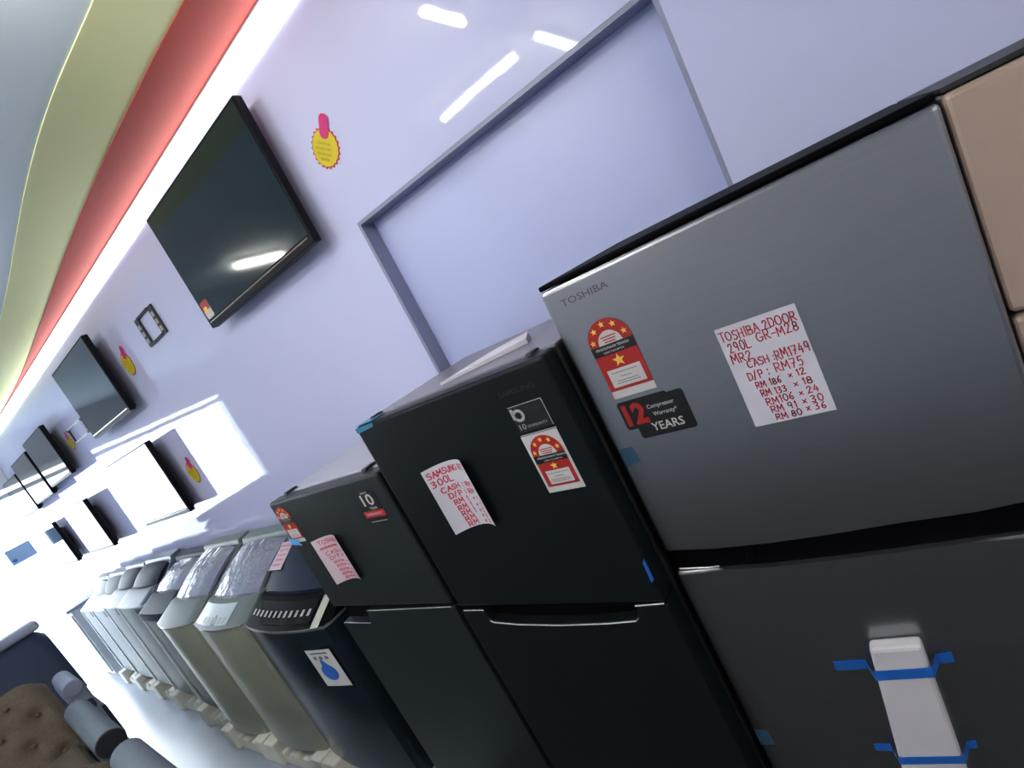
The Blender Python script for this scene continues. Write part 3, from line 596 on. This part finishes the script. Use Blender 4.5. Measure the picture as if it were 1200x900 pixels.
    if kind == 'tub':
        bm = newbm(); flat(bm, [(xr - .16, -.55), (xr - .05, -.55), (xr - .05, -.10), (xr - .16, -.10)], lambda u, v, o: (u, yf - .011 - o, zr + .12 * v), lift=.001); obj('display', bm, M_navy, t)
        bm = newbm(); tube(bm, [(cx - .06, yc + .08, zc + .02), (cx - .06, yc + .06, zc + .075)], .035, 14); obj('knob', bm, M_white, t, smooth=True)
        bm = newbm()
        prism(bm, [(cx + .16 * math.cos(a) * 1.0, yc + .2 + .10 * math.sin(a)) for a in [2 * math.pi * i / 20 for i in range(20)]], XY, zc + .06, zc + .068)
        for v in bm.verts: v.co.z += (v.co.y - yc - .2) * .24
        obj('lid_window', bm, M_navy, t)
        bm = newbm(); box(bm, (xl - .003, yf - .006, ZB + .01), (xl + .022, yf + .02, zr)); obj('corner_trim', bm, M_white, t, bevel=.004)
    return t
def foam_base(label, xl, xr, yf):
    t = thing('foam_base', label, 'packing foam', ((xl + xr) / 2, yf, 0), 'foam packing bases')
    for (ax, bx) in ((xl - .01, xl + .10), (xr - .10, xr - .005)):
        for (ay, by) in ((yf - .05, yf + .10), (1.15, 1.29)):
            bm = newbm(); box(bm, (ax, ay, 0), (bx, by, ZB)); obj('corner_block', bm, M_foam, t, bevel=.008)
    bm = newbm(); poly = [(xl + .10, 0), (xr - .10, 0), (xr - .10, .075)]
    n = 3; L = (xr - xl - .2) / n
    for i in range(n - 1, -1, -1):
        a = xl + .10 + L * i; poly += [(a + L * .75, .075), (a + L * .7, .045), (a + L * .3, .045), (a + L * .25, .075)]
    poly.append((xl + .10, .075)); prism(bm, poly, XZ, yf - .03, yf + .04); obj('front_bar', bm, M_foam, t, bevel=.004)
    for xx in (xl, xr - .05):
        bm = newbm(); box(bm, (xx + .005, yf + .10, 0), (xx + .04, 1.15, .07)); obj('side_bar', bm, M_foam, t, bevel=.004)
W = [
 ('black rounded washing machine nearest the fridges, white drop sticker on it', -2.585, -1.885, .785, H - .785, .032, M_bdoor, M_silver, M_blk, M_navy, M_blk, 'buttons'),
 ('silver grey washing machine beside the black one, film over its lid', -3.185, -2.600, .785, H - .787, .035, M_gsil, M_silver, M_gsil2, M_film, M_panel, 'print'),
 ('second silver grey washing machine from the black one, blank pale panel', -3.745, -3.205, .785, H - .782, .035, M_gsil, M_silver, M_gsil2, M_film, M_panel, 'plain'),
 ('washing machine with a dark navy band around its top', -4.31, -3.765, .855, H - .775, .01, M_gsil2, M_navy, M_navy, M_film, M_panel, 'tub'),
 ('pale washing machine just beyond the navy-banded one', -4.95, -4.35, .90, H - .755, .01, M_gsil2, M_white, M_conz, M_navy, M_panel, 'tub'),
 ('pale washing machine second from the far end of the row', -5.49, -4.98, .93, H - .772, .01, M_gsil2, M_white, M_conz, M_navy, M_panel, 'tub'),
 ('pale washing machine third beyond the navy-banded one', -6.08, -5.52, .955, H - .815, .01, M_gsil2, M_white, M_conz, M_navy, M_panel, 'tub'),
 ('farthest pale washing machine at the end of the row', -6.62, -6.11, .98, H - .835, .01, M_gsil2, M_white, M_conz, M_gsil2, M_panel, 'tub'),
]
FL = ['foam base under the black washing machine', 'foam base under the silver washer next to the black one', 'foam base under the second silver washer', 'foam base under the navy-banded washer', 'foam base under the pale washer beyond the navy-banded one', 'foam base under the second washer past the navy-banded one', 'foam base under the third washer past the navy-banded one', 'foam base under the farthest washer']
W[5] = ('pale washing machine second beyond the navy-banded one',) + W[5][1:]
for a, fl in zip(W, FL):
    t = washer(*a, rise=.19 if a[11] in ('buttons', 'print', 'plain') else .15)
    if a[11] == 'buttons':
        def Pd(u, v, o):
            s = (u + 2.585) / .70; return (u, .785 - .032 * (1 - (2 * s - 1) ** 2) - .004 - o + (H - .785 - v) * .006 / .75, v)
        xa, xb, za, zb = -2.09, -1.938, H - 1.050, H - .874
        n = 6
        bm = newbm(); flat(bm, [(xa + (xb - xa) * i / n, za) for i in range(n + 1)] + [(xa + (xb - xa) * i / n, zb) for i in range(n, -1, -1)], Pd); s_ = obj('sticker', bm, M_wlab, t); s_['label'] = 'white sticker with a blue water drop'
        bm = newbm(); cxs, czs = (xa + xb) / 2 - .002, (za + zb) / 2 - .02
        flat(bm, [(cxs + .045 * math.cos(b_), czs + .038 * math.sin(b_)) for b_ in [math.radians(120 + 300 * i / 16) for i in range(17)]] + [(cxs - .004, czs + .062), (cxs - .016, czs + .062)], Pd, lift=.001); obj('blue_drop', bm, M_bluep, s_)
        bm = newbm()
        for i in range(3): flat(bm, rrect(xa + .03 + i * .035, xa + .05 + i * .035, zb - .045, zb - .03, .005), Pd, lift=.001)
        flat(bm, [(xa + .025, zb - .02), (xb - .025, zb - .02), (xb - .025, zb - .012), (xa + .025, zb - .012)], Pd, lift=.001)
        obj('fine_print', bm, M_ink, s_)
    foam_base(fl, a[1], a[2], a[3])
# sheet standing on the black washer's hood
t = thing('price_sheet', 'pale pink price sheet propped on the lid of the black washing machine', 'price sheet', (-2.28, 1.06, H - .63), 'handwritten price sheets')
bm = newbm()
q = [(-2.56, .985, H - .652), (-2.44, .985, H - .652), (-2.475, 1.12, H - .592), (-2.585, 1.12, H - .592)]
A = [bm.verts.new(c) for c in q]; B = [bm.verts.new((c[0], c[1] + .001, c[2] + .0006)) for c in q]
bm.faces.new(A); bm.faces.new(B[::-1])
for i in range(4): bm.faces.new((A[i], B[i], B[(i + 1) % 4], A[(i + 1) % 4]))
obj('paper', bm, M_pink, t)
bm = newbm(); u_ = Vector(q[1]) - Vector(q[0]); v_ = Vector(q[3]) - Vector(q[0]); n_ = u_.cross(v_).normalized(); n_ = n_ if n_.y < 0 else -n_
Pq = lambda u, v, o: Vector(q[0]) + u_ * u + v_ * v + n_ * (o + .0004)
for i in range(5): write(bm, '~~~~~', .12, .80 - .17 * i, .10, .7, Pq, .0004, .012)
obj('handwriting', bm, M_redink, t)

# ------------------------------------------------------------------ sofas at lower left (facing the camera)
def sofa(label, xb, zt, yr, arm_x0, arm_x1, arm_y, arm_z, arm_r, mback, marm, wid, tufted, headroll=False, rz=-.06, cap=None):
    t = thing('sofa', label, 'sofa', (arm_x0 + .4, yr - wid / 2, 0), 'sofas facing the camera')
    yl = yr - wid; zs = .42
    lean = .30; th = .16
    # backrest: slab leaning back, front face quilted when tufted
    bm = newbm(); nu, nv = 60, 30; V = []
    btn = []
    if tufted:
        for j in range(4):
            for i in range(9):
                btn.append((.07 + .115 * i + (.0575 if j % 2 else 0), .14 + .24 * j))
    for j in range(nv + 1):
        v = j / nv; row = []
        for i in range(nu + 1):
            u = i / nu; dpt = 0
            for bu, bv in btn:
                dd = ((u - bu) * wid) ** 2 + ((v - bv) * (zt - zs)) ** 2
                dpt += .05 * math.exp(-dd / (2 * .028 ** 2))
            edge = min(u, 1 - u, 1.0); rnd = .05 * (1 - min(1, edge * wid / .06)) ** 2 + .06 * max(0, (v - .85) / .15) ** 2
            row.append(bm.verts.new((xb + lean * (1 - v) - dpt - rnd, yr - wid * u, zs + (zt - zs) * v - .10 * max(0, 1 - edge * wid / .12) ** 2 * v ** 4)))
        V.append(row)
    BK = [[bm.verts.new((xb - th + lean * (1 - v / 4) * .7, yr - .04 - (wid - .08) * u / 4, zs + (zt - .02 - zs) * v / 4 - (.09 if v == 4 and u in (0, 4) else 0))) for u in range(5)] for v in range(5)]
    for j in range(nv):
        for i in range(nu): bm.faces.new((V[j][i], V[j][i + 1], V[j + 1][i + 1], V[j + 1][i]))
    # close with the back slab
    loopF = [V[0][i] for i in range(nu + 1)] + [V[j][nu] for j in range(1, nv + 1)] + [V[nv][i] for i in range(nu - 1, -1, -1)] + [V[j][0] for j in range(nv - 1, 0, -1)]
    for j in range(4):
        for i in range(4): bm.faces.new((BK[j][i + 1], BK[j][i], BK[j + 1][i], BK[j + 1][i + 1]))
    loopB = [BK[0][i] for i in range(5)] + [BK[j][4] for j in range(1, 5)] + [BK[4][i] for i in range(3, -1, -1)] + [BK[j][0] for j in range(3, 0, -1)]
    ef = [bm.edges.get((loopF[i], loopF[(i + 1) % len(loopF)])) for i in range(len(loopF))]
    eb = [bm.edges.get((loopB[i], loopB[(i + 1) % len(loopB)])) for i in range(len(loopB))]
    bmesh.ops.bridge_loops(bm, edges=[e for e in ef + eb if e])
    bk = obj('backrest', bm, mback, t, smooth=True)
    for bu, bv in btn:
        bm = newbm(); bmesh.ops.create_uvsphere(bm, u_segments=8, v_segments=5, radius=.014)
        bmesh.ops.translate(bm, verts=bm.verts, vec=(xb + lean * (1 - bv) - .030, yr - wid * bu, zs + (zt - zs) * bv)); obj('button', bm, mback, bk, smooth=True)
    if headroll:
        bm = newbm(); box(bm, (xb - th - .01, yl, zt - .03), (xb + .03, yr, zt + .05)); obj('head_cushion', bm, M_fabD, t, bevel=.03, seg=3)
    bm = newbm(); box(bm, (xb + .02, yl, .12), (arm_x1 - .02, yr - .02, .40)); obj('seat_base', bm, mback, t, bevel=.02)
    bm = newbm(); box(bm, (xb + lean + .01, yl + .02, .40), (arm_x1, yr - .04, .52)); obj('seat_cushion', bm, mback, t, bevel=.04, seg=3)
    bm = newbm(); box(bm, (arm_x0, arm_y - .06, .10), (arm_x1 - .01, arm_y + .06, arm_z)); ap = obj('arm_panel', bm, marm, t, bevel=.02)
    bm = newbm(); n = 20
    for s, rr in ((0, 1),):
        tube(bm, [(arm_x0, arm_y, arm_z), (arm_x0 + .002, arm_y, arm_z), (arm_x1 - .002, arm_y, arm_z), (arm_x1, arm_y, arm_z)], arm_r, n)
    obj('rolled_arm', bm, marm, t, smooth=True)
    for xx in (xb + .1, arm_x1 - .08):
        for yy in (yl + .08, yr - .1):
            bm = newbm(); tube(bm, [(xx, yy, 0), (xx, yy, .125)], .022, 8); obj('foot', bm, M_wood, t)
    bm = newbm(); tube(bm, [(arm_x1 - .001, arm_y, arm_z), (arm_x1 + .012, arm_y, arm_z)], arm_r * .97, 20); a_ = obj('arm_front', bm, cap or M_armshade, t, bevel=.004); a_['label'] = 'round front of the arm'
    t.rotation_euler.z = rz
sofa('taupe button-tufted sofa at lower left with slate rolled arm', -4.60, H - .755, .315, -4.40, -3.46, .345, H - 1.05, .064, M_fabA, M_fabB, 1.5, True)
sofa('sofa at the bottom edge, only its back top and slate arm in view', -2.97, H - .90, .215, -2.87, -1.85, .252, H - .955, .060, M_fabA, M_fabB, 1.4, False)
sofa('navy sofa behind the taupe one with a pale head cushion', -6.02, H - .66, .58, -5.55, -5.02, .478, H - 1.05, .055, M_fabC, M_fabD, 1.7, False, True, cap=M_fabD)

# ------------------------------------------------------------------ far end pieces
t = thing('storage_cabinet', 'small white cabinet with a grey frame beyond the last washing machine', 'cabinet', (-7.2, 1.1, 0))
bm = newbm(); box(bm, (-7.5, .96, .06), (-6.95, 1.31, .84)); obj('body', bm, M_white, t, bevel=.006)
bm = newbm(); box(bm, (-7.53, .93, .84), (-6.92, 1.32, .87)); obj('top', bm, M_fabD, t, bevel=.004)
bm = newbm(); box(bm, (-7.48, .945, .10), (-7.235, .96, .80)); obj('door', bm, M_white, t, bevel=.003)
bm = newbm(); box(bm, (-7.215, .945, .10), (-6.97, .96, .80)); obj('door', bm, M_white, t, bevel=.003)
bm = newbm(); box(bm, (-7.49, .98, 0), (-6.96, 1.30, .06)); obj('plinth', bm, M_blkmat, t)
# small pale blue box hung under the header of the open front
t = thing('hanging_box', 'small pale blue box hanging in the bright open shop front', 'box', (-7.95, 1.05, H - .02))
bm = newbm(); box(bm, (-7.99, .95, H - .20), (-7.90, 1.17, H - .02)); obj('box', bm, M_paleblue, t, bevel=.008)
bm = newbm(); tube(bm, [(-7.90, .985, H - .155), (-7.893, .985, H - .155)], .018, 12); obj('blue_dot', bm, M_bluep, t)
bm = newbm()
for yy in (.98, 1.14): tube(bm, [(-7.95, yy, H - .03), (-7.95, yy, HZ - .155)], .004, 6)
obj('hanging_wire', bm, M_white, t)
